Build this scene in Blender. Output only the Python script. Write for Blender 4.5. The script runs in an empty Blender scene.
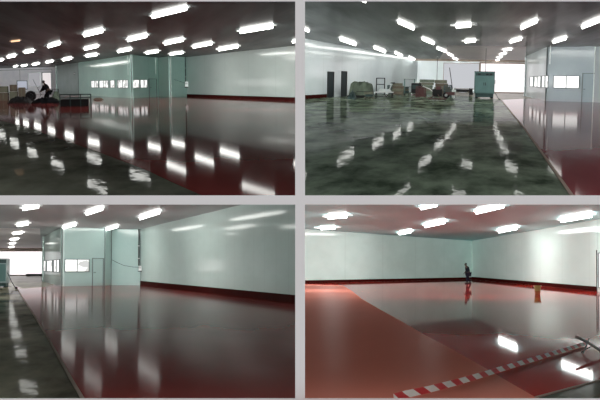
import bpy, math, random
from mathutils import Vector, Matrix
random.seed(7)
S = bpy.context.scene
COL = S.collection
F = 1200.0                                   # focal length in pixels of the 600 px wide picture
CAM = Vector((0, 0, 1.5))
# ------------------------------------------------------------------ camera, world, exposure
cd = bpy.data.cameras.new('camera'); cam = bpy.data.objects.new('camera', cd); COL.objects.link(cam)
cam.location = CAM; cam.rotation_euler = (math.pi/2, 0, 0)
cd.sensor_width = 36; cd.lens = 36*F/600; cd.clip_end = 2000; cd.clip_start = .1
S.camera = cam
W = bpy.data.worlds.new('world'); S.world = W; W.use_nodes = True
W.node_tree.nodes['Background'].inputs[0].default_value = (1.0, .985, .99, 1)
W.node_tree.nodes['Background'].inputs[1].default_value = .635
S.view_settings.view_transform = 'Standard'; S.view_settings.look = 'None'
S.view_settings.gamma = 1; S.view_settings.use_curve_mapping = False
S.view_settings.exposure = 0
S.cycles.max_bounces = 10; S.cycles.diffuse_bounces = 5; S.cycles.glossy_bounces = 5
S.cycles.sample_clamp_indirect = 6
S.cycles.caustics_reflective = False
LAMP = {'A': 9.0, 'B': 6.0, 'C': 5.5, 'D': 14.0}     # brightness of the fluorescent lights, hall by hall
POW = {'A': 1.8, 'B': 2.5, 'C': 4.9, 'D': 4.7}         # light each fixture throws into the hall
DAY = {'A': .55, 'B': 1.25, 'C': 1.25}                 # A: daylight of a far pane; B, C: glow added to the far walls
H = 4.5; EYE = 1.5

# ------------------------------------------------------------------ the four halls' frames
class Hall:
    def __init__(s, key, cx, hy, slope):
        s.key = key
        fwd = Vector((cx-300, F, 200-hy)).normalized()
        lat = Vector((1, 0, -slope)); lat = (lat - lat.dot(fwd)*fwd).normalized()
        up = lat.cross(fwd)
        s.R = Matrix((lat, fwd, up)).transposed()
        s.M = Matrix.Translation(CAM) @ s.R.to_4x4() @ Matrix.Translation((0, 0, -EYE))
        s.Rt = s.R.transposed()
    def ray(s, px, py): return s.Rt @ Vector((px-300, F, 200-py))
    def fl(s, px, py, z=0):                   # where a sight line meets the level z
        r = s.ray(px, py); t = (z-EYE)/r.z
        return Vector((r.x*t, r.y*t, z))
    def cl(s, px, py): return s.fl(px, py, H)
    def at(s, px, py, y):                     # where a sight line reaches the depth y
        r = s.ray(px, py); t = y/r.y
        return Vector((r.x*t, y, EYE+r.z*t))
A = Hall('A', 150, 83.6, -.009)
B = Hall('B', 450, 81.4, .0165)
C = Hall('C', 150, 266.5, 0)
D = Hall('D', 450, 266.3, .008)

# ------------------------------------------------------------------ materials
def nt(name):
    m = bpy.data.materials.new(name); m.use_nodes = True; n = m.node_tree; n.nodes.clear()
    return m, n, n.nodes.new('ShaderNodeOutputMaterial')
def N(n, t, **kw):
    x = n.nodes.new(t)
    for k, v in kw.items():
        if k.startswith('i_'):
            key = k[2:]; key = int(key) if key.isdigit() else key.replace('_', ' ')
            x.inputs[key].default_value = v
        else: setattr(x, k, v)
    return x
def math_(n, op, a, b=None, c=None, clamp=False):
    x = N(n, 'ShaderNodeMath', operation=op); x.use_clamp = clamp
    for i, v in enumerate((a, b, c)):
        if v is None: continue
        if isinstance(v, (int, float)): x.inputs[i].default_value = v
        else: n.links.new(v, x.inputs[i])
    return x.outputs[0]
def rgba(c): return (c[0], c[1], c[2], 1)
def coat(name, col, col2=None, rough=.05, f0=.04, top=.96, kang=4.0, power=5, scale=(1, .2, 1), nscale=.6,
         bump=0., bscale=(1, .25, 1), bdist=.01, rough2=None, cr=(.35, .65), uvseam=None, seamk=.85, gcol=(1, 1, 1), bdetail=3):
    """diffuse body under a clear glossy film; col/col2 mixed by noise (dirt, wear)"""
    m, n, out = nt(name); L = n.links.new
    tc = N(n, 'ShaderNodeTexCoord')
    mp = N(n, 'ShaderNodeMapping'); mp.inputs['Scale'].default_value = scale; L(tc.outputs['Object'], mp.inputs[0])
    no = N(n, 'ShaderNodeTexNoise', i_Scale=nscale, i_Detail=5.0, i_Roughness=.6); L(mp.outputs[0], no.inputs['Vector'])
    ra = N(n, 'ShaderNodeValToRGB'); ra.color_ramp.elements[0].position = cr[0]; ra.color_ramp.elements[1].position = cr[1]
    ra.color_ramp.elements[0].color = rgba(col); ra.color_ramp.elements[1].color = rgba(col2 or col)
    L(no.outputs['Fac'], ra.inputs[0])
    colout = ra.outputs[0]
    df = N(n, 'ShaderNodeBsdfDiffuse'); gl = N(n, 'ShaderNodeBsdfGlossy'); gl.inputs['Roughness'].default_value = rough
    gl.inputs['Color'].default_value = rgba(gcol)
    if uvseam:                                # panel joints every uvseam metres along the wall
        uv = N(n, 'ShaderNodeSeparateXYZ'); L(tc.outputs['UV'], uv.inputs[0])
        fr = math_(n, 'FRACT', math_(n, 'DIVIDE', uv.outputs[0], uvseam))
        ln = math_(n, 'LESS_THAN', fr, .035)
        mx = N(n, 'ShaderNodeMix', data_type='RGBA', blend_type='MULTIPLY'); L(ln, mx.inputs[0]); L(colout, mx.inputs[6])
        mx.inputs[7].default_value = (seamk, seamk, seamk, 1); colout = mx.outputs[2]
    L(colout, df.inputs['Color'])
    if rough2 is not None:
        mr = N(n, 'ShaderNodeMapRange'); mr.inputs[3].default_value = rough; mr.inputs[4].default_value = rough2
        mr.inputs[1].default_value = .35; mr.inputs[2].default_value = .65
        L(no.outputs['Fac'], mr.inputs[0]); L(mr.outputs[0], gl.inputs['Roughness'])
    if bump:
        mb = N(n, 'ShaderNodeMapping'); mb.inputs['Scale'].default_value = bscale
        L(tc.outputs['Object'], mb.inputs[0])
        nb = N(n, 'ShaderNodeTexNoise', i_Scale=1.0, i_Detail=float(bdetail), i_Roughness=.55); L(mb.outputs[0], nb.inputs['Vector'])
        bp = N(n, 'ShaderNodeBump', i_Strength=bump, i_Distance=bdist); L(nb.outputs['Fac'], bp.inputs['Height'])
        L(bp.outputs[0], gl.inputs['Normal'])
    lw = N(n, 'ShaderNodeLayerWeight', i_Blend=.5)
    c = math_(n, 'SUBTRACT', 1.0, lw.outputs['Facing'])
    k = math_(n, 'SUBTRACT', 1.0, math_(n, 'MULTIPLY', c, kang), clamp=True)
    fac = math_(n, 'MULTIPLY_ADD', math_(n, 'POWER', k, power), top-f0, f0, clamp=True)
    ms = N(n, 'ShaderNodeMixShader'); L(fac, ms.inputs[0]); L(df.outputs[0], ms.inputs[1]); L(gl.outputs[0], ms.inputs[2])
    L(ms.outputs[0], out.inputs[0])
    return m
def plain(name, col, rough=.6, metal=0., var=.15, scale=4., spec=.3):
    m, n, out = nt(name); L = n.links.new
    p = N(n, 'ShaderNodeBsdfPrincipled'); p.inputs['Roughness'].default_value = rough; p.inputs['Metallic'].default_value = metal
    p.inputs['Specular IOR Level'].default_value = spec
    tc = N(n, 'ShaderNodeTexCoord'); no = N(n, 'ShaderNodeTexNoise', i_Scale=scale, i_Detail=4.0); L(tc.outputs['Object'], no.inputs['Vector'])
    mx = N(n, 'ShaderNodeMix', data_type='RGBA'); L(no.outputs['Fac'], mx.inputs[0])
    mx.inputs[6].default_value = rgba([v*(1-var) for v in col]); mx.inputs[7].default_value = rgba([min(1, v*(1+var)) for v in col])
    L(mx.outputs[2], p.inputs['Base Color']); L(p.outputs[0], out.inputs[0])
    return m
def glow(name, col, k):
    m, n, out = nt(name); e = N(n, 'ShaderNodeEmission'); e.inputs[0].default_value = rgba(col); e.inputs[1].default_value = k
    n.links.new(e.outputs[0], out.inputs[0]); return m
def tape_mat():
    m, n, out = nt('caution_tape'); L = n.links.new
    tc = N(n, 'ShaderNodeTexCoord'); s = N(n, 'ShaderNodeSeparateXYZ'); L(tc.outputs['UV'], s.inputs[0])
    u = math_(n, 'ADD', s.outputs[0], math_(n, 'MULTIPLY', s.outputs[1], .22))
    st = math_(n, 'LESS_THAN', math_(n, 'FRACT', math_(n, 'DIVIDE', u, .62)), .52)
    mx = N(n, 'ShaderNodeMix', data_type='RGBA'); L(st, mx.inputs[0])
    mx.inputs[6].default_value = (.62, .02, .03, 1); mx.inputs[7].default_value = (.85, .9, .85, 1)
    p = N(n, 'ShaderNodeBsdfPrincipled'); p.inputs['Roughness'].default_value = .4
    L(mx.outputs[2], p.inputs['Base Color']); L(p.outputs[0], out.inputs[0]); return m

WALLTEAL = (.50, .66, .60)
m_frame = plain('grey_plaster', (.83, .82, .825), .8, var=.012, scale=6, spec=.1)
mw = {
 'A': coat('panel_wall_green', (.44, .66, .60), (.40, .60, .55), rough=.10, f0=.10, top=.35, kang=1.6, uvseam=9., seamk=.93),
 'B': coat('panel_wall_grey', (.62, .68, .70), (.56, .63, .65), rough=.10, f0=.10, top=.35, kang=1.6, uvseam=9., seamk=.93),
 'C': coat('panel_wall_mint', (.55, .68, .65), (.50, .62, .59), rough=.08, f0=.10, top=.35, kang=1.6, uvseam=2.2, seamk=.93),
 'D': coat('panel_wall_pale', (.56, .69, .66), (.50, .63, .60), rough=.09, f0=.08, top=.30, kang=1.6, uvseam=9., seamk=.95)}
m_walldim = coat('panel_wall_dark', (.26, .33, .32), (.22, .29, .28), rough=.15, f0=.10, top=.35, kang=1.6, uvseam=9., seamk=.9)  # darker grey-green panel tone
m_wallfar = coat('panel_wall_far', (.62, .62, .66), (.52, .53, .58), rough=.2, f0=.05, top=.2, kang=1.6)
mc = {
 'A': coat('ceiling_panel_dark', (.085, .105, .105), (.21, .235, .24), rough=.18, f0=.04, top=.30, kang=3, scale=(.35, .02, 1), nscale=1, uvseam=None),
 'B': coat('ceiling_panel_grey', (.20, .20, .205), (.42, .43, .44), rough=.16, f0=.04, top=.35, kang=3, scale=(.35, .02, 1), nscale=1),
 'C': coat('ceiling_panel_mid', (.42, .44, .46), (.50, .52, .54), rough=.18, f0=.04, top=.35, kang=3, scale=(.35, .02, 1), nscale=1),
 'D': coat('ceiling_panel_mauve', (.37, .62, .64), (.42, .68, .70), rough=.2, f0=.04, top=.25, kang=3, scale=(.35, .02, 1), nscale=1)}
m_conc = {
 'A': coat('wet_concrete_dark', (.04, .047, .034), (.20, .205, .16), rough=.03, f0=.03, top=.33, kang=4.5, cr=(.38, .68), scale=(.5, .12, 1), nscale=1.2, bump=.55, bscale=(2.4, .5, 1), bdist=.009),
 'B': coat('wet_concrete_green', (.042, .062, .040), (.28, .345, .255), rough=.03, f0=.03, top=.36, kang=4.5, cr=(.38, .68), scale=(.5, .12, 1), nscale=2.2, bump=.55, bscale=(2.4, .5, 1), bdist=.009),
 'C': coat('wet_concrete_brown', (.06, .058, .04), (.32, .30, .22), rough=.04, f0=.03, top=.33, kang=4.5, cr=(.38, .68), scale=(.5, .12, 1), nscale=1.2, bump=.55, bscale=(2.4, .5, 1), bdist=.009),
 'D': coat('wet_concrete_grey', (.07, .075, .055), (.12, .12, .095), rough=.1, f0=.04, top=.5, kang=4.5, bump=.3, bdist=.004)}
m_tanfar = coat('tan_far_floor', (.30, .29, .22), (.42, .38, .32), rough=.12, f0=.03, top=.45, kang=6, scale=(.5, .05, 1), nscale=1)  # tan tone of the far floor
m_red = {
 'A': coat('red_epoxy_dark', (.17, .030, .027), (.14, .025, .022), rough=.038, f0=.03, top=.9, kang=3.6, power=7, bump=0),
 'B': coat('red_epoxy_plum', (.22, .045, .052), (.19, .038, .044), rough=.05, f0=.03, top=.9, kang=3.6, power=7, bump=0),
 'C': coat('red_epoxy_deep', (.25, .040, .036), (.21, .032, .028), rough=.08, f0=.03, top=.85, kang=3.6, power=7, bump=0),
 'D': coat('red_epoxy_wet', (.40, .024, .016), (.35, .020, .013), rough=.03, f0=.035, top=.94, kang=3.4, power=6, bump=0)}
m_redmatte = coat('red_epoxy_cured', (.72, .235, .17), (.67, .21, .15), rough=.25, f0=.02, top=.16, kang=4.5, scale=(.5, .08, 1))
m_base = coat('red_kerb_paint', (.040, .006, .005), (.03, .005, .004), rough=.2, f0=.02, top=.05)
m_strip = plain('pale_edge_strip', (.36, .27, .22), .6, var=.3, scale=1.5)
m_trimdark = plain('grey_joint', (.12, .15, .15), .5)
m_trimlite = plain('bright_joint', (.8, .9, .86), .35)
m_beam = plain('brown_beam', (.20, .16, .13), .7)
m_black = plain('black_metal', (.012, .012, .013), .5)
m_dkdoor = plain('dark_door_paint', (.018, .028, .032), .55, spec=.1)
m_grey = plain('grey_metal', (.48, .49, .49), .5)
m_white = plain('white_enamel', (.75, .76, .76), .4)
m_teal = plain('teal_enamel', (.085, .15, .145), .5, var=.25, scale=1.5)
m_tealdk = plain('dark_teal_metal', (.035, .06, .06), .5)
m_rust = plain('rusty_red_metal', (.085, .042, .042), .6, var=.4)
m_rubber = plain('black_rubber', (.012, .011, .012), .75)
m_wood = plain('weathered_timber', (.12, .12, .09), .8, var=.35, scale=2)
m_tan = plain('brown_cardboard', (.10, .08, .06), .8, var=.3, scale=2)
m_tarp = plain('green_tarp', (.10, .125, .095), .8, var=.7, scale=1.5)
m_tarp2 = plain('pale_grey_sheet', (.52, .56, .56), .6, var=.3, scale=1.5)
m_dark = plain('dark_cloth', (.007, .007, .008), .95, spec=.03)
m_navy = plain('navy_cloth', (.007, .010, .014), .95, spec=.03)
m_trous = plain('charcoal_trousers', (.010, .010, .016), .95, spec=.03)
m_skin = plain('skin', (.07, .042, .03), .7)
m_hair = plain('black_hair', (.006, .006, .006), .6)
m_yellow = plain('yellow_plastic', (.24, .20, .07), .5, var=.2)
m_yelbrn = plain('brown_plastic', (.20, .08, .035), .5, var=.3)
m_red2 = plain('brown_band', (.13, .03, .02), .6)
m_tape = tape_mat()
m_diff = {k: glow('lamp_diffuser_'+k, (1.0, 1.0, .95) if k != 'D' else (1, 1, .97), LAMP[k]) for k in 'ABCD'}
m_warm = glow('warm_lamp', (1, .6, .35), 1.6)
m_day = {'A': glow('daylight_dim', (.78, .82, .95), DAY['A']), 'B': glow('farwall_glow_rosy', (1, .93, .95), DAY['B']), 'C': glow('farwall_glow_white', (1, .955, .965), DAY['C'])}
m_dayblue = glow('daylight_bright', (1.0, 1.0, 1.0), 1.05)
def lit_window(name, k, patch):
    m, n, out = nt(name); L = n.links.new
    tc = N(n, 'ShaderNodeTexCoord'); mp = N(n, 'ShaderNodeMapping'); mp.inputs['Scale'].default_value = (1.1, 1.1, 2.6); L(tc.outputs['Object'], mp.inputs[0])
    no = N(n, 'ShaderNodeTexVoronoi', i_Scale=1.0); L(mp.outputs[0], no.inputs['Vector'])
    s = N(n, 'ShaderNodeSeparateColor'); L(no.outputs['Color'], s.inputs[0])
    st = math_(n, 'MULTIPLY_ADD', math_(n, 'LESS_THAN', s.outputs[0], patch), -.5*k, k)
    e = N(n, 'ShaderNodeEmission'); e.inputs[0].default_value = (1, 1, .98, 1); L(st, e.inputs[1]); L(e.outputs[0], out.inputs[0]); return m
m_paneA = lit_window('lit_pane_patchy', 1.2, .35); m_paneB = lit_window('lit_pane', 1.5, .06); m_paneC = lit_window('lit_pane_mixed', 1.4, .15)

# ------------------------------------------------------------------ mesh helpers
class MB:
    def __init__(s): s.v = []; s.f = []; s.uv = {}
    def prism(s, pts, z0, z1, uv=False):
        b = len(s.v); n = len(pts)
        s.v += [(p[0], p[1], z0) for p in pts] + [(p[0], p[1], z1) for p in pts]
        s.f.append(tuple(range(b+n-1, b-1, -1))); s.f.append(tuple(range(b+n, b+2*n)))
        for i in range(n):
            j = (i+1) % n; s.f.append((b+i, b+j, b+n+j, b+n+i))
        return s
    def box(s, c, d, rz=0, tilt=None):
        m = Matrix.Rotation(rz, 3, 'Z')
        if tilt: m = m @ Matrix.Rotation(tilt[1], 3, tilt[0])
        b = len(s.v)
        for z in (-1, 1):
            for x, y in ((-1, -1), (1, -1), (1, 1), (-1, 1)):
                s.v.append(tuple(Vector(c) + m @ Vector((x*d[0]/2, y*d[1]/2, z*d[2]/2))))
        for f in ((3, 2, 1, 0), (4, 5, 6, 7), (0, 1, 5, 4), (1, 2, 6, 5), (2, 3, 7, 6), (3, 0, 4, 7)): s.f.append(tuple(b+i for i in f))
        return s
    def tube(s, pts, r, n=8, r2=None):
        pts = [Vector(p) for p in pts]; b = len(s.v)
        for i, p in enumerate(pts):
            t = (pts[min(i+1, len(pts)-1)] - pts[max(i-1, 0)]).normalized()
            a = Vector((0, 0, 1)) if abs(t.z) < .9 else Vector((1, 0, 0))
            u = t.cross(a).normalized(); w = t.cross(u)
            rr = r if r2 is None else r+(r2-r)*i/(len(pts)-1)
            for k in range(n):
                q = 2*math.pi*k/n; s.v.append(tuple(p+u*rr*math.cos(q)+w*rr*math.sin(q)))
        for i in range(len(pts)-1):
            for k in range(n):
                s.f.append((b+i*n+k, b+i*n+(k+1) % n, b+(i+1)*n+(k+1) % n, b+(i+1)*n+k))
        s.f.append(tuple(b+k for k in range(n-1, -1, -1))); s.f.append(tuple(b+(len(pts)-1)*n+k for k in range(n)))
        return s
    def ring(s, c, R, r, axis=Vector((0, 1, 0)), n=20, m=8, arc=1.0):
        ax = Vector(axis).normalized(); u = ax.orthogonal().normalized(); w = ax.cross(u); b = len(s.v); c = Vector(c)
        for i in range(n):
            a = 2*math.pi*i/n; d = u*math.cos(a)+w*math.sin(a)
            for k in range(m):
                q = 2*math.pi*k/m; s.v.append(tuple(c+d*(R+r*math.cos(q))+ax*r*math.sin(q)))
        for i in range(n):
            for k in range(m):
                s.f.append((b+i*m+k, b+((i+1) % n)*m+k, b+((i+1) % n)*m+(k+1) % m, b+i*m+(k+1) % m))
        return s
    def lathe(s, c, prof, n=20):
        b = len(s.v)
        for r, z in prof:
            for k in range(n):
                q = 2*math.pi*k/n; s.v.append((c[0]+r*math.cos(q), c[1]+r*math.sin(q), c[2]+z))
        for i in range(len(prof)-1):
            for k in range(n): s.f.append((b+i*n+k, b+i*n+(k+1) % n, b+(i+1)*n+(k+1) % n, b+(i+1)*n+k))
        s.f.append(tuple(b+k for k in range(n-1, -1, -1))); s.f.append(tuple(b+(len(prof)-1)*n+k for k in range(n)))
        return s
    def heap(s, w, d, h, seed=1, n=10, flat=.5, jit=.12, dome=False):
        """draped lump standing on z = 0"""
        rnd = random.Random(seed); b = len(s.v)
        for j in range(n+1):
            for i in range(n+1):
                x = i/n*2-1; y = j/n*2-1
                e = max(abs(x), abs(y)); k = 0 if e > .99 else (max(.03, 1-x*x)**.6*max(.03, 1-y*y)**.6 if dome else min(1, (1-e**4)/flat))
                z = 0 if e > .99 else h*k*(1+rnd.uniform(-jit, jit))
                s.v.append((x*w/2*(1+rnd.uniform(-.02, .02)), y*d/2, z))
        for j in range(n):
            for i in range(n): s.f.append((b+j*(n+1)+i, b+j*(n+1)+i+1, b+(j+1)*(n+1)+i+1, b+(j+1)*(n+1)+i))
        s.f.append(tuple([b+i for i in range(n, -1, -1)] + [b+j*(n+1) for j in range(1, n+1)] + [b+n*(n+1)+i for i in range(1, n+1)] + [b+j*(n+1)+n for j in range(n-1, 0, -1)]))
        return s
    def build(s, name, mat, parent=None, hall=None, smooth=False, bevel=0, loc=None):
        me = bpy.data.meshes.new(name)
        v = s.v
        if loc is not None: v = [(p[0]-loc[0], p[1]-loc[1], p[2]-loc[2]) for p in v]
        me.from_pydata(v, [], s.f); me.materials.append(mat); me.update()
        o = bpy.data.objects.new(name, me); COL.objects.link(o)
        if smooth:
            for p in me.polygons: p.use_smooth = True
        if parent is not None: o.parent = parent
        elif hall is not None: o.matrix_world = hall.M @ Matrix.Translation(loc or (0, 0, 0))
        if bevel:
            b = o.modifiers.new('bevel', 'BEVEL'); b.width = bevel; b.segments = 2; b.limit_method = 'ANGLE'
        return o
def tag(o, label, cat, group=None, kind=None):
    o['label'] = label; o['category'] = cat
    if group: o['group'] = group
    if kind: o['kind'] = kind
    return o
def thing(name, label, cat, hall, loc, rz=0, group=None):
    o = bpy.data.objects.new(name, None); COL.objects.link(o); o.empty_display_size = .2
    o.matrix_world = hall.M @ Matrix.Translation(loc) @ Matrix.Rotation(rz, 4, 'Z')
    return tag(o, label, cat, group)
def struct(name, mb, mat, hall=None):
    o = mb.build(name, mat, hall=hall); o['kind'] = 'structure'; return o

# ------------------------------------------------------------------ setting builders
def poly_floor(hall, pts, mat, z=0., name='floor', th=.05):
    return struct(name, MB().prism([hall.fl(px, py, z) for px, py in pts], z-th, z), mat, hall)
def wall(name, hall, p, q, mat, z0=0, z1=H, th=.15, u0=0):
    """upright panel wall between floor points p and q; its face is on the p-q line, its thickness behind"""
    p = Vector((p[0], p[1], 0)); q = Vector((q[0], q[1], 0)); d = (q-p).normalized()
    n = Vector((-d.y, d.x, 0))
    if n.dot(p+q) < 0: n = -n                        # away from the eye
    mb = MB(); mb.prism([p, q, q+n*th, p+n*th], z0, z1); o = struct(name, mb, mat, hall)
    uvl = o.data.uv_layers.new(name='UVMap')
    for lp in o.data.loops:
        co = o.data.vertices[lp.vertex_index].co; uvl.data[lp.index].uv = ((Vector((co.x, co.y, 0))-p).dot(d)+u0, co.z)
    return o
def along(hall, p, q, px):
    """floor point on the line p-q seen in picture column px"""
    r = hall.ray(px, 200)
    # p + s(q-p) parallel to (r.x, r.y) -- the lean of the uprights is left aside
    d = q-p; s = (p.x*r.y - p.y*r.x)/(d.y*r.x - d.x*r.y); return p+d*s
def skirting(hall, p, q, side, h=.26):
    d = (q-p).normalized(); n = Vector((-d.y, d.x, 0))
    if n.dot(p+q) > 0: n = -n
    g = n*.002
    return struct('baseboard_'+side, MB().prism([p+g, q+g, q+n*.04, p+n*.04], .004, h), m_base, hall)
def facing(p, q):
    d = (q-p).normalized(); n = Vector((-d.y, d.x, 0))
    return -n if n.dot(p+q) > 0 else n
def opening(hall, p, q, xa, xb, z0, z1, num, pane, frame=m_trimdark, muntins=1, fw=.06, th=.06, name='window'):
    """a window, or an added glowing pane, set on the wall p-q between picture columns xa and xb"""
    a = along(hall, p, q, xa); b = along(hall, p, q, xb); n = facing(p, q); d = (b-a).normalized(); w = (b-a).length
    sx = fw*max(1., abs(w)/((abs(xb-xa)/F)*a.y*1.0+1e-6)*.8)     # same seen width on slanting walls
    o = struct('%s_%d' % (name, num), MB().prism([a+n*.004, b+n*.004, b+n*.02, a+n*.02], z0, z1), pane, hall)
    fr = MB()
    for k in range(muntins+1):
        c = a+(b-a)*k/muntins; h2 = sx/2
        fr.prism([c-d*h2+n*.022, c+d*h2+n*.022, c+d*h2+n*th, c-d*h2+n*th], z0, z1)
    for z in (z0, z1): fr.prism([a-d*sx/2+n*.022, b+d*sx/2+n*.022, b+d*sx/2+n*(th+.005), a-d*sx/2+n*(th+.005)], z-fw/2, z+fw/2)
    f = fr.build('window_frame', frame, parent=o)
    return o
def door(hall, p, q, xa, xb, ztop, num, leafm, frm=m_trimdark, fw=.06, handle=True, k=1.):
    a = along(hall, p, q, xa); b = along(hall, p, q, xb); n = facing(p, q); d = (b-a).normalized(); w = (b-a).length
    sx = fw*k
    o = struct('door_%d' % num, MB().prism([a+n*.004, b+n*.004, b+n*.03, a+n*.03], .01, ztop), leafm, hall)
    fr = MB()
    for c in (a, b): fr.prism([c-d*sx/2+n*.032, c+d*sx/2+n*.032, c+d*sx/2+n*.07, c-d*sx/2+n*.07], .01, ztop)
    fr.prism([a-d*sx/2+n*.032, b+d*sx/2+n*.032, b+d*sx/2+n*.07, a-d*sx/2+n*.07], ztop, ztop+fw)
    fr.build('door_frame', frm, parent=o)
    if handle:
        c = a+(b-a)*.12; z = 1.05
        MB().tube([c+n*.03+Vector((0, 0, z)), c+n*.10+Vector((0, 0, z)), c+n*.10+d*.16*k+Vector((0, 0, z))], .02).build('door_handle', m_black, parent=o)
    return o
def joint(hall, p, num, mat=m_trimdark, z0=0, z1=H, r=.04, name='trim'):
    n = -Vector((p[0], p[1], 0)).normalized()
    c = Vector((p[0], p[1], 0))+n*(r+.003)
    return struct('%s_%d' % (name, num), MB().prism([c+Vector((-r, -r, 0)), c+Vector((r, -r, 0)), c+Vector((r, r, 0)), c+Vector((-r, r, 0))], z0+.01, z1-.01), mat, hall)

LGROUP = {'A': 'ceiling lights of the upper left hall', 'B': 'ceiling lights of the upper right hall',
          'C': 'ceiling lights of the lower left hall', 'D': 'ceiling lights of the lower right hall'}
def lamp(hall, x0, y0, x1, y1, t, label, mat=None, power=1.):
    """twin-tube ceiling fixture between the two seen ends"""
    e = hall.fl(0.5*(x0+x1), 0.5*(y0+y1), H-.1); pxm = e.y/F
    t *= .72; hb = min(.26, .42*t*pxm)                                        # body height
    zt = H-.03; zb = zt-hb; zm = (zt+zb)/2
    tq = t*.5
    quad = [hall.fl(x0, y0+tq/2, zm), hall.fl(x1, y1+tq/2, zm), hall.fl(x1, y1-tq/2, zm), hall.fl(x0, y0-tq/2, zm)]
    c = sum(quad, Vector())/4; loc = Vector((c.x, c.y, H))
    o = thing('ceiling_light', label, 'ceiling light', hall, loc, 0, LGROUP[hall.key])
    q = [v-c for v in quad]
    MB().prism([(v.x, v.y) for v in q], zb-H, zt-H).build('diffuser', mat or m_diff[hall.key], parent=o, bevel=0)
    ax = ((q[1]+q[2])-(q[0]+q[3]))/2; ln = ax.length; ax.normalize(); sd = Vector((-ax.y, ax.x, 0))
    wd = abs((q[3]-q[0]).dot(sd))
    L2 = ln/2*1.0+.22*pxm*t; w2 = wd*.22
    mid = ax*L2
    MB().prism([(-mid-sd*w2)[:2], (mid-sd*w2)[:2], (mid+sd*w2)[:2], (-mid+sd*w2)[:2]], -.03, 0).build('housing', m_white, parent=o)
    for sgn in (-1, 1):
        e0 = ax*sgn*(ln/2+.01); e1 = ax*sgn*(L2)
        MB().prism([(e0-sd*w2)[:2], (e1-sd*w2)[:2], (e1+sd*w2)[:2], (e0+sd*w2)[:2]], -.03-hb*.6, -.03).build('end_cap', m_white, parent=o)
    if t > 2.5 and mat is None:
        ld = bpy.data.lights.new('tube_light', 'POINT'); ld.energy = POW[hall.key]*power; ld.color = (1, 1, .97); ld.shadow_soft_size = .15
        ld.specular_factor = 0; ld.use_nodes = True; n = ld.node_tree
        lf = n.nodes.new('ShaderNodeLightFalloff'); lf.inputs['Strength'].default_value = 1.0
        n.links.new(lf.outputs['Constant'], n.nodes['Emission'].inputs['Strength'])
        lo = bpy.data.objects.new('tube_light', ld); COL.objects.link(lo); lo.parent = o; lo.visible_glossy = False; lo.location = (0, 0, zb-H-.8)
    return o

# ================================================================== THE STRUCTURE
DF = 13.0                                          # distance of the partition with four openings
def fpt(px, py): return Vector(((px-300)/F*DF, DF, CAM.z+(200-py)/F*DF))
xs = [-140, -2, 295.2, 305, 602, 740]; ys = [-190, 1.2, 195.4, 204.6, 398.6, 560]
mb = MB(); TH = .03
for i in range(5):
    for j in range(5):
        if i in (1, 3) and j in (1, 3): continue
        a = fpt(xs[i], ys[j+1]); b = fpt(xs[i+1], ys[j])
        mb.box(((a.x+b.x)/2, DF+TH/2, (a.z+b.z)/2), (b.x-a.x, TH, b.z-a.z))
struct('wall_front', mb, m_frame)
# walls between neighbouring halls (they run straight back behind the partition's bars)
struct('wall_between', MB().box((0, DF+TH+.01+150, CAM.z), (.03, 300, 60)), mw['B'])
struct('wall_between', MB().box((0, DF+TH+.01+150, CAM.z), (110, 300, .03)), m_walldim)

# ---------------------------------------------------------------- upper left hall
bd = [(-60, 108), (0, 120), (30, 128), (54, 136.5), (69, 141.5), (102, 153), (150, 171.5), (172, 182), (202, 195), (212, 199.6)]
poly_floor(A, [(-60, 199.6), (299.5, 199.6), (299.5, 92), (-60, 92)], m_conc['A'])
poly_floor(A, bd+[(299.5, 199.6), (299.5, 91), (-60, 91)], m_red['A'], .004, th=.003)
struct('ceiling', MB().prism([A.cl(-90, 72), A.cl(299.5, 72), A.cl(299.5, -170), A.cl(-90, -170)], H, H+.1), mc['A'], A)
# red coating's edge: slightly raised grey lip
pe = [A.fl(x, y, 0) for x, y in bd[3:]]
# main white wall
a0 = A.fl(187, 96.3); a1 = A.fl(299.3, 100.7)
wall('wall_right', A, a0, a1, coat('panel_wall_white', (.50, .58, .56), (.46, .54, .52), rough=.10, f0=.12, top=.4, kang=1.6, uvseam=9., seamk=.95))
skirting(A, a0, a1, 'right')
c1 = A.fl(170.5, 97.0); c2 = A.fl(159, 96.4)
cab = A.fl(132, 98.2); cl_ = A.fl(79, 95.0); cr_ = c2
wall('wall_block', A, c1, a0, mw['A'])
wall('wall_recess', A, c2, c1, coat('panel_wall_green_light', (.48, .62, .57), rough=.10, f0=.10, top=.35, kang=1.6))
wall('wall_cabin', A, cab, cr_, mw['A'])
wall('wall_cabin', A, cl_, cab, mw['A'])
dk = A.fl(57, 93.8)
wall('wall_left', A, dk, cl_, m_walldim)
fb0 = A.fl(-70, 93.2); fb1 = A.fl(62, 93.2)
wall('wall_back', A, fb0, fb1, coat('panel_wall_back', (.80, .80, .84), (.70, .70, .76), rough=.2, f0=.05, top=.2))
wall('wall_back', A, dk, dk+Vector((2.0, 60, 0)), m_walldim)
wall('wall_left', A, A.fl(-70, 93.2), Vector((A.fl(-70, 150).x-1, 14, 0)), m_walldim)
for i, (p, m_, r) in enumerate(((cab, m_trimdark, .05), (c1, m_trimdark, .04), (c2, m_trimdark, .05), (cl_, m_trimdark, .06))):
    joint(A, p, i+1, m_, r=r)
joint(A, along(A, cl_, cab, 131), 5, m_trimlite, 2.4, H, .03)
joint(A, along(A, cab, cr_, 158.4), 6, m_trimlite, 2.6, H, .03)
n_ = 1
for xa, xb, mu in ((94.5, 101.5, 2), (102.5, 111.5, 2), (113, 118, 1), (120.5, 131, 2)):
    opening(A, cl_, cab, xa, xb, 1.06, 1.92, n_, m_paneA, muntins=mu, fw=.05); n_ += 1
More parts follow.
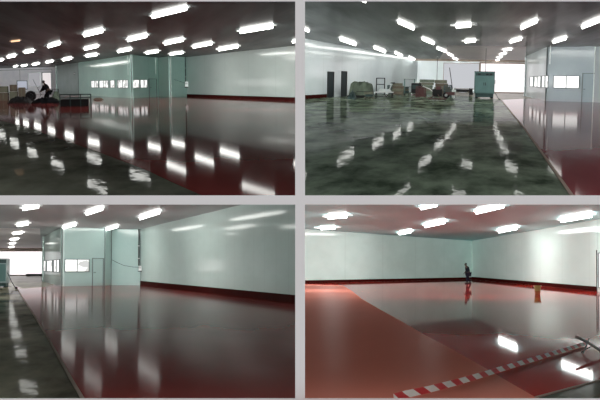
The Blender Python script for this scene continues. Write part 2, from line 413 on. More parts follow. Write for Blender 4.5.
for xa, xb, mu in ((134, 141.5, 1), (142.5, 149.5, 2)):
    opening(A, cab, cr_, xa, xb, 1.06, 1.92, n_, m_paneA, muntins=mu, fw=.05); n_ += 1
door(A, cab, cr_, 151, 158.6, 2.0, 1, mw['A'], k=4)
# daylight far left: an added glow veil, then bright openings in the back wall
opening(A, fb0+Vector((0, .09, 0)), fb1+Vector((0, .09, 0)), -60, 56, .2, H-.35, 40, glow('backwall_glow_veil', (.92, .94, 1.0), .26), muntins=4, fw=.08)  # glowing sheet added across the back wall to lighten it
fb0 = fb0-Vector((0, .05, 0)); fb1 = fb1-Vector((0, .05, 0))
opening(A, fb0, fb1, 21, 31, .7, 2.2, n_, m_day['A'], muntins=1, fw=.12); n_ += 1
opening(A, fb0, fb1, 32.5, 44, 1.2, 3.6, n_, glow('daylight_faint', (.85, .85, .9), .42), muntins=1, fw=.04, frame=m_trimlite); n_ += 1
opening(A, fb0, fb1, 46, 55, .7, 3.6, n_, glow('daylight_rosy_dim', (1, .93, .93), .8), muntins=1, fw=.12); n_ += 1
struct('trim_7', MB().box(((fb0.x+fb1.x)/2, fb0.y-2, H-.16), (abs(fb1.x-fb0.x), .3, .3)), m_beam, A)
# ---------------------------------------------------------------- upper right hall
poly_floor(B, [(300.5, 199.6), (660, 199.6), (660, 90), (300.5, 90)], m_conc['B'])
bb = [(501, 99.8), (524.4, 128.6), (545, 157.5), (571, 194.7), (574.5, 199.6)]
poly_floor(B, bb+[(660, 199.6), (660, 99), (540, 98)], m_red['B'], .004, th=.003)
poly_floor(B, [(455, 95.0), (501, 99.6), (540, 98), (660, 98), (660, 91.3), (440, 89.5)], m_tanfar, .002, th=.0015)
def strip(hall, pts, num, w=.04, wpx=None):
    ps = [hall.fl(x, y, 0) for x, y in pts]; l = []; r = []
    for i, p in enumerate(ps):
        t = (ps[min(i+1, len(ps)-1)]-ps[max(i-1, 0)]).normalized(); s = Vector((-t.y, t.x, 0))
        l.append(p+s*w); r.append(p-s*w)
    return struct('trim_%d' % num, MB().prism(l+r[::-1], .004, .016), m_strip, hall)
strip(B, bb, 8, .025)
struct('ceiling', MB().prism([B.cl(300.5, 72), B.cl(690, 72), B.cl(690, -170), B.cl(300.5, -170)], H, H+.1), mc['B'], B)
l0 = B.fl(300.5, 99.4); l1 = B.fl(417, 91.6)
wall('wall_left', B, l0, l1, mw['B'])
skirting(B, l0, along(B, l0, l1, 324.5), 'left', .30)
k0 = l1; k1 = Vector((l1.x+85, l1.y, 0))
wall('wall_back', B, k0, k1, mw['B'])
door(B, l0, l1, 325.2, 331.0, 2.1, 2, m_dkdoor, m_black, handle=False, k=3)
door(B, l0, l1, 338.9, 343.9, 2.2, 3, m_dkdoor, m_black, handle=False, k=3)
b_c = B.fl(545.5, 101.0); b_s = B.fl(525, 96.0); b_r = B.fl(593, 102.3); b_e = B.fl(660, 106)
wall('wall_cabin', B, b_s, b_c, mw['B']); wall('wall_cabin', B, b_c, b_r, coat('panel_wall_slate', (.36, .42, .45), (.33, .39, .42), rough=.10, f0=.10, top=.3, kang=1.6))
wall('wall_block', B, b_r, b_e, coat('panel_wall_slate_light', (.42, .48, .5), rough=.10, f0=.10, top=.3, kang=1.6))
wall('wall_cabin', B, b_s, b_s+Vector((6, 70, 0)), mw['B'])
wall('wall_right', B, b_e, Vector((b_e.x-.5, 14, 0)), mw['B'])
joint(B, b_c, 9, m_trimdark, r=.05); joint(B, along(B, b_s, b_c, 544.8), 10, m_trimlite, 3.0, H, .03); joint(B, b_r, 11, m_trimlite, r=.035)
joint(B, b_s, 12, m_trimdark, r=.04)
for i, (xa, xb, mu) in enumerate(((526, 529.3, 1), (530.3, 536.8, 2), (537.8, 544.2, 2))):
    opening(B, b_s, b_c, xa, xb, 1.12, 2.1, n_, m_paneB, muntins=mu, fw=.05); n_ += 1
opening(B, b_c, b_r, 549.3, 574.8, 1.1, 2.12, n_, m_paneB, muntins=2, fw=.06); n_ += 1
door(B, b_c, b_r, 578, 590.3, 2.3, 4, coat('slate_door', (.30, .37, .40), rough=.2, f0=.05, top=.2), k=1)
struct('trim_13', MB().box(((B.fl(583, 102).x), b_c.y-1.2, .03), (.95, .3, .05)), m_trimlite, B)
kw = Vector((k0.x, k0.y-.1, 0)); kx = kw+Vector((85, 0, 0))
opening(B, kw, kx, 476, 524.5, 0.05, H-.35, n_, m_day['B'], frame=m_beam, muntins=1, fw=.2); n_ += 1  # added glow pane, gives the far wall its daylight brightness
opening(B, kw, kx, 440, 475.2, 0.5, H-.45, n_, glow('farwall_glow_grey', (.86, .88, .93), .66), frame=m_beam, muntins=1, fw=.08); n_ += 1  # second added glow, for the greyer part of that wall
struct('trim_14', MB().box((B.at(485, 64, k0.y-4).x, k0.y-4, H-.13), (44, .3, .26)), m_beam, B)
m_cfar = coat('ceiling_far_lit', (.80, .72, .74), (.66, .60, .64), rough=.2, f0=.05, top=.2, kang=3, scale=(.3, .02, 1), nscale=1)  # paler colour paints in the stronger light on the far ceiling
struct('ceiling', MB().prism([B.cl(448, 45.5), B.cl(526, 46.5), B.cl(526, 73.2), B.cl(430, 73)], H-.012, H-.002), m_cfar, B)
# ---------------------------------------------------------------- lower left hall
cb = [(14, 285), (17.5, 289), (24, 300), (37.5, 321), (50, 342), (66, 371), (82, 398.5), (86, 405.5)]
poly_floor(C, [(-60, 405.5), (299.5, 405.5), (299.5, 274), (-60, 274)], m_conc['C'])
poly_floor(C, cb+[(299.5, 405.5), (299.5, 283), (60, 283), (45, 287), (22, 288.6)], m_red['C'], .004, th=.003)
poly_floor(C, [(-60, 281), (8, 285), (17.5, 288.8), (45, 287.5), (64, 285), (64, 275), (-60, 275)], m_tanfar, .002, th=.0015)
strip(C, cb[1:], 15, .022)
struct('ceiling', MB().prism([C.cl(-90, 256.5), C.cl(299.5, 256.5), C.cl(299.5, 200.5), C.cl(-90, 200.5)], H, H+.1), mc['C'], C)
e0 = C.fl(140.5, 285.3); e1 = C.fl(299.3, 304.5)
wall('wall_right', C, e0, e1, mw['C']); skirting(C, e0, e1, 'right', .36)
g_c = C.fl(62, 286.3); g_s = C.fl(43.5, 281.5); g_r = C.fl(104.5, 285.6); g_q = C.fl(111, 285.2)
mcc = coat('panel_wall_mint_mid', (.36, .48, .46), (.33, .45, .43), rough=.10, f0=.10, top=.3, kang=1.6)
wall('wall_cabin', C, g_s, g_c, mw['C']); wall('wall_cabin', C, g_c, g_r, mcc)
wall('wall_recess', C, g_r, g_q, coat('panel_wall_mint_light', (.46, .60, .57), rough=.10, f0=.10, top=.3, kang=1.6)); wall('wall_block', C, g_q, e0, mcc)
wall('wall_cabin', C, g_s, g_s+Vector((3, 70, 0)), mw['C'])
for i, p in enumerate((g_c, g_r, g_q, e0)): joint(C, p, 16+i, m_trimdark, r=.035)
joint(C, along(C, g_s, g_c, 61), 20, m_trimlite, 2.5, H, .03)
n_ = 20
for xa, xb, mu in ((44.5, 47, 1), (48, 53.5, 1), (54.8, 60.6, 2)):
    opening(C, g_s, g_c, xa, xb, 1.05, 2.05, n_, m_paneC, muntins=mu, fw=.05); n_ += 1
opening(C, g_c, g_r, 65.3, 89.5, 1.1, 2.05, n_, m_paneC, muntins=2, fw=.06); n_ += 1
door(C, g_c, g_r, 92.8, 103.5, 2.1, 5, mcc, k=1)
h0 = C.fl(-70, 275.8); h1 = C.fl(60, 275.8)
wall('wall_back', C, h0, h1, mw['C'])
hn = Vector((0, -.1, 0))
opening(C, h0+hn, h1+hn, -60, 43.4, .05, H-.45, n_, m_day['C'], frame=m_beam, muntins=1, fw=.25); n_ += 1  # glow sheet added so the far wall looks daylit
wall('wall_left', C, h0, Vector((C.fl(-66, 390).x-1, 13.2, 0)), mw['C'])
struct('trim_21', MB().box(((h0.x+h1.x)/2, h0.y-3, H-.18), (abs(h1.x-h0.x), .3, .3)), m_beam, C)
struct('ceiling', MB().prism([C.cl(-70, 227.5), C.cl(40, 228.5), C.cl(42, 257), C.cl(-70, 257)], H-.012, H-.002), m_cfar, C)  # pale sheet, the same painted light over this far bay
# ---------------------------------------------------------------- lower right hall
poly_floor(D, [(300.5, 406), (660, 406), (660, 277), (300.5, 277)], m_red['D'])
db = [(300.5, 284.2), (343, 285.3), (352, 291), (362, 299), (380, 309.5), (400, 320.5), (425, 335), (450, 348), (480, 365), (510, 382.5), (536, 397.5), (548, 404.5)]
poly_floor(D, [(300.5, 405.5)]+db+[(548, 405.5)], m_redmatte, .004, th=.003)
poly_floor(D, [(536, 398.5), (575, 388), (600, 381), (660, 366), (660, 405.5), (520, 405.5)], m_conc['D'], .003, th=.002)
strip(D, [(536, 398), (575, 387.5), (600, 380.8), (660, 365.5)], 22, .02)
struct('ceiling', MB().prism([D.cl(300.5, 248), D.cl(690, 248), D.cl(690, 200.5), D.cl(300.5, 200.5)], H, H+.1), mc['D'], D)
p0 = D.fl(300.5, 283.3); p1 = D.fl(472, 279.3); p2 = D.fl(597, 291.4); p3 = D.fl(660, 298)
wall('wall_left', D, p0, p1, mw['D']); wall('wall_right', D, p1, p2, coat('panel_wall_pale_bright', (.62, .74, .71), (.58, .70, .67), rough=.09, f0=.10, top=.3, kang=1.6, uvseam=9., seamk=.96))
skirting(D, p0, p1, 'left', .24); skirting(D, p1, p2, 'right', .30)
wall('wall_right', D, p2, p3, mw['D'])
joint(D, p1, 23, m_trimlite, 1.8, 3.7, .02)
joint(D, p2, 24, m_black, 0, 2.6, .035)
opening(D, p2, p3, 598.6, 640, .25, 2.4, n_, m_dayblue, frame=m_trimdark, muntins=1, fw=.05); n_ += 1
wall('wall_right', D, p3, Vector((p3.x-1, 13.2, 0)), mw['D'])

# ================================================================== CEILING LIGHTS
LA = [
 (152, 16.5, 187, 8, 7, 'largest white fluorescent ceiling light at the top of the upper left hall'),
 (84, 35, 103, 30.5, 6.5, 'long ceiling light at left of middle on the dark ceiling of the upper left hall'),
 (127.5, 40, 147, 35.5, 6, 'ceiling light straight below and left of the largest one in the upper left hall'),
 (240, 31.5, 273, 26, 7, 'long bright ceiling light above the blank white wall of the upper left hall'),
 (48, 46.5, 60, 43, 5, 'small tilted ceiling light between the far rows and the middle row, upper left hall'),
 (84.5, 49, 98, 46, 4.6, 'upper of the two stacked lights above the cabin\'s left end, upper left hall'),
 (118, 51.5, 131, 49, 4.6, 'ceiling light above the cabin\'s lit windows in the upper left hall'),
 (164.5, 43.5, 183.5, 39.5, 5.4, 'ceiling light above the block beside the wall\'s black pipe, upper left hall'),
 (193, 46.8, 212, 43.2, 5, 'ceiling light just right of the black pipe in the upper left hall'),
 (218.5, 49.5, 238, 46.3, 5, 'ceiling light low above the white wall, second from the black pipe'),
 (146, 53, 158.5, 51.2, 4, 'ceiling light above the cabin door of the upper left hall'),
 (170, 54.2, 183, 52.5, 3.6, 'low ceiling light close to the top of the block, upper left hall'),
 (86, 56, 97, 54.5, 4, 'lower of the two stacked lights above the cabin\'s left end, upper left hall'),
 (24.5, 52.2, 33.5, 50.6, 4.5, 'nearest light of the far left row, above the tall daylit opening'),
 (7.5, 57, 15.5, 55.3, 4.3, 'light of the far left row above the brown boxes'),
 (-4, 60.8, 3, 59.5, 3.6, 'light cut by the left edge of the picture in the upper left hall'),
 (63, 59.8, 71.5, 58.2, 4, 'ceiling light in front of the dim wall left of the cabin'),
 (46, 62.4, 53, 61, 3.2, 'far ceiling light above the bright rosy opening, upper left hall'),
 (32.5, 64.6, 39, 63.4, 3, 'far ceiling light next left of the one above the rosy opening'),
 (21.5, 66, 27, 65, 2.4, 'tiny far ceiling light third left of the rosy opening'),
 (13.8, 66.6, 17.5, 65.9, 2.2, 'tiniest farthest ceiling light near the boxes in the upper left hall'),
 (292.5, 42, 302, 39.5, 4.5, 'ceiling light cut off by the right edge of the upper left hall')]
for x0, y0, x1, y1, t, lb in LA:
    if x1 > 299: x1 = 299.2
    lamp(A, x0, y0, x1, y1, t, lb)
lamp(A, 11, 41.5, 20, 40.5, 2.4, 'dim warm orange ceiling light at far left of the dark ceiling', m_warm)
LB = [
 (398, 21.5, 414, 28.5, 6.4, 'large tilted ceiling light left of middle in the upper right hall'),
 (422, 38.5, 434, 43.5, 5, 'second light of the long row running from the large tilted one'),
 (437, 48, 446, 51.5, 4, 'third light of the row running back from the large tilted one'),
 (447.5, 53.5, 453, 56, 3.2, 'fourth light of the row running back from the large tilted one'),
 (340, 38.8, 356, 44.3, 5.6, 'nearest light of the row beside the left white wall, upper right hall'),
 (374, 47.3, 385.5, 51.8, 4.6, 'second light of the row beside the left white wall, upper right hall'),
 (395, 52.6, 402.5, 56, 3.8, 'third light of the row beside the left white wall, upper right hall'),
 (409, 57, 415, 59.8, 3.2, 'fourth light of the row beside the left white wall, upper right hall'),
 (419.5, 60.2, 424.5, 62, 2.6, 'fifth light of the row beside the left white wall, upper right hall'),
 (427, 62.2, 431, 63.6, 2.2, 'last tiny light of the row beside the left white wall, upper right hall'),
 (356, -1.5, 366, 1.8, 4, 'ceiling light cut off by the top edge of the upper right hall'),
 (301, 28, 309, 31, 5, 'ceiling light cut off by the left edge of the upper right hall'),
 (456, 26, 471, 25, 7, 'large light above and left of the teal cabinet'),
 (521, 28, 537.5, 20.5, 6.6, 'large light above and right of the teal cabinet'),
 (465, 41.5, 475.5, 40.5, 5, 'smaller light straight above the teal cabinet\'s left edge'),
 (510, 42, 521.5, 38.5, 5, 'smaller light between the teal cabinet and the cabin, upper right hall'),
 (553, 42, 566.5, 37.8, 5.4, 'ceiling light close above the front of the cabin, upper right hall'),
 (582, 27, 606, 17.5, 7, 'biggest ceiling light at right edge of the upper right hall'),
 (503.5, 50, 511.5, 49, 3.8, 'nearest light of the small row before the rosy far wall'),
 (499.5, 54.4, 506, 53.5, 3, 'second light of the small row before the rosy far wall'),
 (497, 57.5, 502, 57, 2.4, 'third light of the small row before the rosy far wall'),
 (495.5, 60.6, 499, 60.2, 2, 'last light of the small row before the rosy far wall'),
 (453, 58, 457.5, 59.5, 2.8, 'third last tiny light of the row above the leaning poles'),
 (457, 60.6, 461, 61.6, 2.4, 'second last tiny light of the row above the leaning poles'),
 (460.5, 62.4, 463.5, 63, 2, 'last tiny light of the row above the leaning poles')]
for x0, y0, x1, y1, t, lb in LB: lamp(B, x0, y0, x1, y1, t, lb)
LC = [
 (22.5, 208.5, 39, 206, 7, 'ceiling light at the top left corner of the lower left hall'),
 (86, 213.5, 103, 208, 7, 'large ceiling light above the cabin front in the lower left hall'),
 (63, 227.5, 76, 224, 5.4, 'ceiling light close above the cabin windows, lower left hall'),
 (106, 229.5, 118, 226, 5, 'ceiling light close above the cabin door, lower left hall'),
 (139.5, 218, 160, 211.5, 7, 'bright ceiling light by the black pipe in the lower left hall'),
 (17, 225, 28.5, 223.4, 5.4, 'nearest light of the small row before the far daylit wall, lower left hall'),
 (13, 233.6, 22.5, 232.4, 4, 'second light of the small row before the far daylit wall, lower left hall'),
 (10.5, 239.6, 18.5, 238.6, 3.2, 'third light of the small row before the far daylit wall, lower left hall'),
 (9.5, 243.6, 15.5, 243, 2.6, 'fourth light of the small row before the far daylit wall, lower left hall'),
 (9, 247.2, 14, 246.8, 2.2, 'last light of the small row before the far daylit wall, lower left hall')]
for x0, y0, x1, y1, t, lb in LC: lamp(C, x0, y0, x1, y1, t, lb)
LD = [
 (328, 217, 347, 215.5, 7, 'larger ceiling light in the left corner of the lower right hall'),
 (320.5, 228.2, 335, 227.6, 5, 'smaller ceiling light nearest the left wall of the lower right hall'),
 (425, 225.6, 445, 221.4, 6.6, 'ceiling light in the middle of the lower right hall, left of the corner'),
 (399, 233.4, 411.5, 231, 5, 'farthest ceiling light beside the back wall of the lower right hall'),
 (421, 208, 437, 204.5, 6, 'ceiling light cut by the top edge above the middle of the lower right hall'),
 (476, 212, 504, 205.4, 7, 'long ceiling light at the top edge above the corner, lower right hall'),
 (498.5, 231, 517, 227.4, 6.4, 'ceiling light just right of the room corner in the lower right hall'),
 (561, 220, 592, 214.6, 8, 'long ceiling light at right above the pale right wall')]
for x0, y0, x1, y1, t, lb in LD: lamp(D, x0, y0, x1, y1, t, lb, power=.8 if x0 > 550 else 1.)

# ================================================================== PEOPLE
def skinned(name, J, chains, mat, parent, root, sub=1, grow=0.):
    """J: name -> (x, y, z, radius)"""
    names = []
    for ch in chains:
        for a in ch:
            if a not in names: names.append(a)
    idx = {a: i for i, a in enumerate(names)}; ed = set()
    for ch in chains:
        for a, b in zip(ch, ch[1:]): ed.add((idx[a], idx[b]))
    me = bpy.data.meshes.new(name); me.from_pydata([J[a][:3] for a in names], list(ed), []); me.materials.append(mat)
    o = bpy.data.objects.new(name, me); COL.objects.link(o); o.parent = parent
    sk = o.modifiers.new('skin', 'SKIN'); sk.use_smooth_shade = True
    sv = me.skin_vertices[0].data if len(me.skin_vertices) else None
    if sv is None:
        bpy.context.view_layer.objects.active = o
    for a in names:
        r = J[a][3]+grow; me.skin_vertices[0].data[idx[a]].radius = (r, r)
        me.skin_vertices[0].data[idx[a]].use_root = (a == root)
    ss = o.modifiers.new('sub', 'SUBSURF'); ss.levels = sub; ss.render_levels = sub
    return o
def person(hall, loc, rz, label, J, coatm, trm):
    t = thing('person', label, 'person', hall, loc, rz)
    J = {a: (v if a == 'face' else (v[0], v[1], v[2], v[3]*(1.25 if v[2] > .2 and v[3] > .04 and not a.startswith('head') else 1.05))) for a, v in J.items()}
    t.matrix_world = t.matrix_world @ Matrix.Scale(1.08, 4)
    for s in 'LR':                                   # hands: palm, four fingers, thumb
        w = Vector(J['wrist'+s][:3]); e = Vector(J['elbow'+s][:3]); d = (w-e).normalized()
        sd = d.cross(Vector((1, 0, 0))).normalized() if abs(d.x) < .9 else Vector((0, 1, 0)); nn = d.cross(sd)
        pm = w+d*.07; J['palm'+s] = (*pm, .03)
        for k, ln in enumerate((.075, .085, .08, .06)):
            b = pm+d*.03+sd*(k-1.5)*.02; J['f%d%s' % (k, s)] = (*b, .009)
            J['g%d%s' % (k, s)] = (*(b+d*ln*.55+nn*.008), .0085); J['h%d%s' % (k, s)] = (*(b+d*ln+nn*.03), .007)
        b = w+d*.03+sd*-.03; J['t0'+s] = (*b, .011); J['t1'+s] = (*(b-sd*.025+d*.04), .009)
    body = [['pelvis', 'belly', 'chest', 'neck', 'headlow', 'head', 'headtop']]
    for s in 'LR':
        body += [['pelvis', 'hip'+s, 'knee'+s, 'ankle'+s, 'toe'+s], ['chest', 'shoulder'+s, 'elbow'+s, 'wrist'+s, 'palm'+s]]
        for k in range(4): body.append(['palm'+s, 'f%d%s' % (k, s), 'g%d%s' % (k, s), 'h%d%s' % (k, s)])
        body.append(['wrist'+s, 't0'+s, 't1'+s])
    skinned('body', J, body, m_skin, t, 'pelvis')
    skinned('jacket', J, [['belly', 'chest']]+[['chest', 'shoulder'+s, 'elbow'+s, 'wrist'+s] for s in 'LR']+[['pelvis', 'belly']], coatm, t, 'chest', grow=.022)
    skinned('trousers', J, [['pelvis', 'hip'+s, 'knee'+s, 'ankle'+s] for s in 'LR'], trm, t, 'pelvis', grow=.02)
    for s in 'LR': 
        a = Vector(J['ankle'+s][:3]); b = Vector(J['toe'+s][:3]); d = (b-a); d.z = 0; d.normalize()
        c = a+d*.07; MB().box((c.x, c.y, .045), (.28, .11, .09), math.atan2(d.y, d.x)).build('shoe', m_black, parent=t, bevel=.03)
    hd = Vector(J['head'][:3]); hr = J['head'][3]; fw = Vector(J['face']).normalized()
    prof = [(hr*math.cos(a)*1.08, hr*1.25*math.sin(a)) for a in [math.radians(v) for v in (8, 25, 45, 65, 82)]]
    MB().lathe((hd.x-fw.x*.015, hd.y-fw.y*.015, hd.z+.02), prof, 16).build('hair', m_hair, parent=t, smooth=True)
    sidev = fw.cross(Vector((0, 0, 1))).normalized()
    nb = hd+fw*(hr*1.02)
    MB().tube([nb+Vector((0, 0, .02)), nb+fw*.022-Vector((0, 0, .02)), nb-Vector((0, 0, .03))], .012, 6).build('nose', m_skin, parent=t)
    for sg in (-1, 1):
        e = hd+fw*hr*.9+sidev*sg*.035+Vector((0, 0, .015)); MB().lathe((e.x, e.y, e.z-.01), [(.004, 0), (.012, .006), (.012, .014), (.004, .02)], 8).build('eye', m_black, parent=t)
        e = hd+sidev*sg*hr*1.0; MB().lathe((e.x, e.y, e.z-.03), [(.006, 0), (.016, .02), (.018, .04), (.006, .06)], 8).build('ear', m_skin, parent=t)
    e = hd+fw*hr*.92-Vector((0, 0, .05)); MB().box(e, (.05, .02, .012), math.atan2(sidev.y, sidev.x)).build('mouth', m_rust, parent=t)
    return t
# lower right hall: someone walking left with a slight stoop (x is the way they face)
walk = dict(pelvis=(0, 0, .86, .14), belly=(.03, 0, 1.0, .13), chest=(.10, 0, 1.22, .15), neck=(.17, 0, 1.40, .055), headlow=(.20, 0, 1.46, .075), head=(.22, 0, 1.53, .095),
 headtop=(.22, 0, 1.60, .07), hipL=(.0, .10, .80, .10), kneeL=(.16, .10, .46, .065), ankleL=(.13, .10, .08, .045), toeL=(.30, .10, .03, .035),
 hipR=(0, -.10, .80, .10), kneeR=(.0, -.10, .46, .065), ankleR=(-.22, -.10, .09, .045), toeR=(-.06, -.10, .03, .035),
 shoulderL=(.09, .19, 1.30, .075), elbowL=(.10, .25, 1.03, .052), wristL=(.30, .20, .92, .035), shoulderR=(.09, -.19, 1.30, .075), elbowR=(.02, -.25, 1.04, .052), wristR=(.22, -.22, .88, .035), face=(1, 0, -.15))
ploc = D.fl(468.3, 283.6)
person(D, ploc, math.radians(200), 'person in dark clothes stooping slightly by the corner of the lower right hall', walk, m_navy, m_trous)
# upper left hall: someone bent over among the equipment
bend = dict(pelvis=(-.08, 0, .90, .16), belly=(.0, 0, 1.07, .15), chest=(.12, 0, 1.28, .17), neck=(.20, 0, 1.45, .06), headlow=(.24, 0, 1.51, .075), head=(.28, 0, 1.57, .1),
 headtop=(.30, 0, 1.65, .07), hipL=(-.12, .11, .82, .11), kneeL=(.06, .14, .45, .07), ankleL=(-.08, .14, .08, .05), toeL=(.10, .14, .03, .035),
 hipR=(-.12, -.11, .78, .11), kneeR=(.14, -.14, .47, .07), ankleR=(.16, -.14, .08, .05), toeR=(.33, -.14, .03, .035),
 shoulderL=(.13, .20, 1.35, .08), elbowL=(.26, .26, 1.06, .055), wristL=(.48, .16, .90, .04), shoulderR=(.13, -.20, 1.35, .08), elbowR=(.28, -.26, 1.06, .055), wristR=(.50, -.16, .84, .04), face=(1, 0, -.5))
aloc = A.fl(47.5, 102.4)
person(A, aloc, math.radians(205), 'person in dark work clothes bent over beside the bright rosy opening', bend, m_dark, m_dark)

# ================================================================== THINGS, UPPER LEFT HALL
def at_floor(h, px, py): return h.fl(px, py)
def ppm(h, p): return p.y/F                        # metres one picture pixel spans there
def crate(hall, px, py, wpx, hpx, label, mat=m_tan, depth=1.0, z=0., rz=.0, group=None, name='box', cat='box', slats=4):
    p = hall.fl(px, py); k = ppm(hall, p); w = wpx*k; h = hpx*k
    t = thing(name, label, cat, hall, p+Vector((0, depth/2, z)), rz, group)
    MB().box((0, 0, h/2), (w*.96, depth*.96, h*.98)).build('body', mat, parent=t)
    rail = MB()
    for i in range(slats):
        zc = h*(i+.5)/slats; rail.box((0, -depth*.49, zc), (w, .04, h/slats*.55))
    rail.build('slat_panel', m_wood, parent=t)
    MB().box((0, 0, h-.01), (w*1.01, depth*1.01, .04)).build('lid', mat, parent=t)
    return t
def stack_box(hall, base, wpx, hpx, z, dx, label, mat, group, depth=.9):
    k = base.y/F; w = wpx*k; h = hpx*k
    t = thing('box', label, 'box', hall, base+Vector((dx*k, depth/2, z)), 0, group)
    MB().box((0, 0, h/2), (w, depth, h)).build('carton', mat, parent=t, bevel=.02)
    MB().box((0, -depth/2-.003, h*.55), (w*.12, .006, h*.7)).build('tape_strip', m_wood, parent=t)
    return h
ga = 'cartons piled at the left edge of the upper left hall'
bA = A.fl(4, 101); k_ = bA.y/F
stack_box(A, bA, 9, 8, 0, -.6, 'brown carton at the bottom left of the pile by the left edge', m_tan, ga)
stack_box(A, bA, 8.4, 6, 8*k_+.02, -.6, 'brown carton on top of the bottom left carton by the left edge', m_wood, ga)
stack_box(A, bA, 7.3, 9, 0, 9.0, 'brown carton in the bottom middle of the pile by the left edge', m_wood, ga)
stack_box(A, bA, 6.5, 6.5, 9*k_+.02, 9.0, 'topmost brown carton in the middle of the pile by the left edge', m_tan, ga)
stack_box(A, bA, 6, 13, 0, 17, 'tall narrow brown carton at the right end of the pile by the left edge', m_tan, ga)
stack_box(A, bA, 7.5, 11, 0, -9.5, 'carton mostly cut by the left edge beside the pile', m_tan, ga)
def mound(hall, px, py, wpx, hpx, depth, label, mat, seed, cat='heap', name='tarpaulin_heap'):
    p = hall.fl(px, py); k = p.y/F
    o = MB().heap(wpx*k, depth, hpx*k, seed, 14, .5, .45, True).build(name, mat, hall=hall, smooth=False, loc=None)
    o.matrix_world = hall.M @ Matrix.Translation(p+Vector((0, depth/2, 0)))
    tag(o, label, cat); return o
mound(A, 18.5, 103.4, 23, 5.5, 3, 'low black tarpaulin heap in front of the brown cartons', m_rubber, 3)
mound(A, 45, 103.6, 28, 5, 2.5, 'black tarpaulin heap around the bent person\'s feet', m_dark, 5)
mound(A, 55.5, 101.5, 9, 8, 2, 'grey green covered lump right of the bent person', m_tarp, 8)
# hose reel
p = A.fl(31, 102.3); k = p.y/F
t = thing('hose_reel', 'round black hose reel standing between cartons and the bent person', 'reel', A, p)
MB().ring((0, 0, 6*k), 4*k, 1.3*k, (0, 1, 0)).build('hose', m_rubber, parent=t, smooth=True)
MB().tube([(0, -.25, 6*k), (0, .25, 6*k)], 2.6*k, 14).build('drum', m_black, parent=t)
fr = MB()
for y in (-.3, .3):
    for x in (-3*k, 3*k): fr.tube([(x, y, 0), (0, y, 6*k)], .03)
    fr.tube([(-4*k, y, .03), (4*k, y, .03)], .03)
fr.build('stand', m_black, parent=t)
# leaning pole
def pole(hall, px, py, x1, y1, label, r=.02, mat=m_black, dy=0., name='pole'):
    p = hall.fl(px, py); q = hall.at(x1, y1, p.y+dy)-p
    t = thing(name, label, 'pole', hall, p)
    MB().tube([(0, 0, 0), tuple(q)], r, 8).build('shaft', mat, parent=t)
    MB().lathe((0, 0, 0), [(r*2.2, 0), (r*2.2, .05), (r*1.1, .08)], 10).build('foot', m_rubber, parent=t)
    return t
pole(A, 41, 94.5, 33, 79.5, 'thin dark pole leaning left behind the bent person', .03)
# work table right of person
p = A.fl(53.5, 98); k = p.y/F
t = thing('work_table', 'narrow dark table just right of the bent person', 'table', A, p)
MB().box((0, .3, 8.6*k), (10*k, .8, .06)).build('table_top', m_black, parent=t)
for x in (-4.6*k, 4.6*k):
    for y in (0, .6): MB().box((x, y, 4.2*k), (.06, .06, 8.4*k)).build('leg', m_black, parent=t)
# dark trough with rails
p = A.fl(75.5, 106.5); k = p.y/F
t = thing('rail_barrier', 'dark metal railed trough in front of the cabin\'s left end', 'barrier', A, p)
for i, x in enumerate((-15*k, -5*k, 5*k, 15*k)):
    MB().box((x, 0, 6*k), (.07, .07, 12*k)).build('post', m_tealdk, parent=t)
for z in (11.8*k, 8.5*k): MB().box((0, 0, z), (30.5*k, .09, .07)).build('rail', m_tealdk, parent=t)
MB().box((-1*k, .5, 3.6*k), (27*k, .8, 7.2*k)).build('trough', m_black, parent=t)
mound(A, 98, 99.8, 10, 1.6, 1.5, 'flat tan heap on the floor under the left cabin windows', m_tan, 11)
# wall box and conduit in the corner
def pipe_box(hall, corner, px, topy, boxpy, label1, label2, wbox):
    n = -Vector((corner.x, corner.y, 0)).normalized()
    p = corner+n*.45-Vector((.14, 0, 0)); k = p.y/F; zb = hall.at(px, boxpy, p.y).z
    t = thing('conduit', label1, 'pipe', hall, (p.x, p.y, zb))
    MB().tube([(0, 0, .02), (0, 0, H-zb-.02)], .065, 10).build('pipe', m_black, parent=t)
    for z in (.6, 1.6): MB().box((0, 0, z), (.19, .19, .06)).build('clip', m_grey, parent=t)
    q = Vector((p.x+1.0*k, p.y-.2, zb-5*k*.5))
    t = thing('switch_box', label2, 'switch box', hall, (q.x+.2*k, q.y, q.z))
    MB().box((0, 0, .25*k), (wbox*k, .12, 5*k)).build('case', m_white, parent=t, bevel=.02)
    MB().box((0, -.02, -2.6*k), (wbox*1.4*k, .18, .8*k)).build('shelf', m_black, parent=t)
    MB().box((.2*k, -.07, .8*k), (wbox*.5*k, .03, 1.2*k)).build('switch', m_grey, parent=t)
    return q, k
qA, kA = pipe_box(A, a0, 187.3, 56, 82, 'black conduit down the corner beside the blank wall, upper left hall', 'white switch box at the end of the black conduit, upper left hall', 3)
qC, kC = pipe_box(C, e0, 139.6, 230, 266, 'black conduit down the corner beside the blank wall, lower left hall', 'white switch box at the end of the black conduit, lower left hall', 3)
def cable(hall, pts, y, label, r=.018, mat=m_black, name='cable'):
    P = [hall.at(a, b, c) for (a, b), c in zip(pts, y)]
    o = MB().tube([p-P[0] for p in P], r, 6).build(name, mat, hall=hall); o.matrix_world = hall.M @ Matrix.Translation(P[0])
    return tag(o, label, 'cable')
yb = along(A, c1, a0, 180).y
cable(A, [(160, 78.3), (166, 78.4), (174, 79.5), (182, 82), (188, 84)], [c2.y-.8, c2.y-.8, yb-1.2, yb-1.2, qA.y-.1], 'thin dark cable sagging across the block to the switch box, upper left hall')
yb = along(C, g_q, e0, 125).y
cable(C, [(112, 259.8), (117, 262.5), (124, 265.5), (133, 267), (139, 267.3)], [g_q.y-.8, yb-1.0, yb-1.0, yb-1.0, qC.y-.1], 'thin dark cable sagging across the block to the switch box, lower left hall')
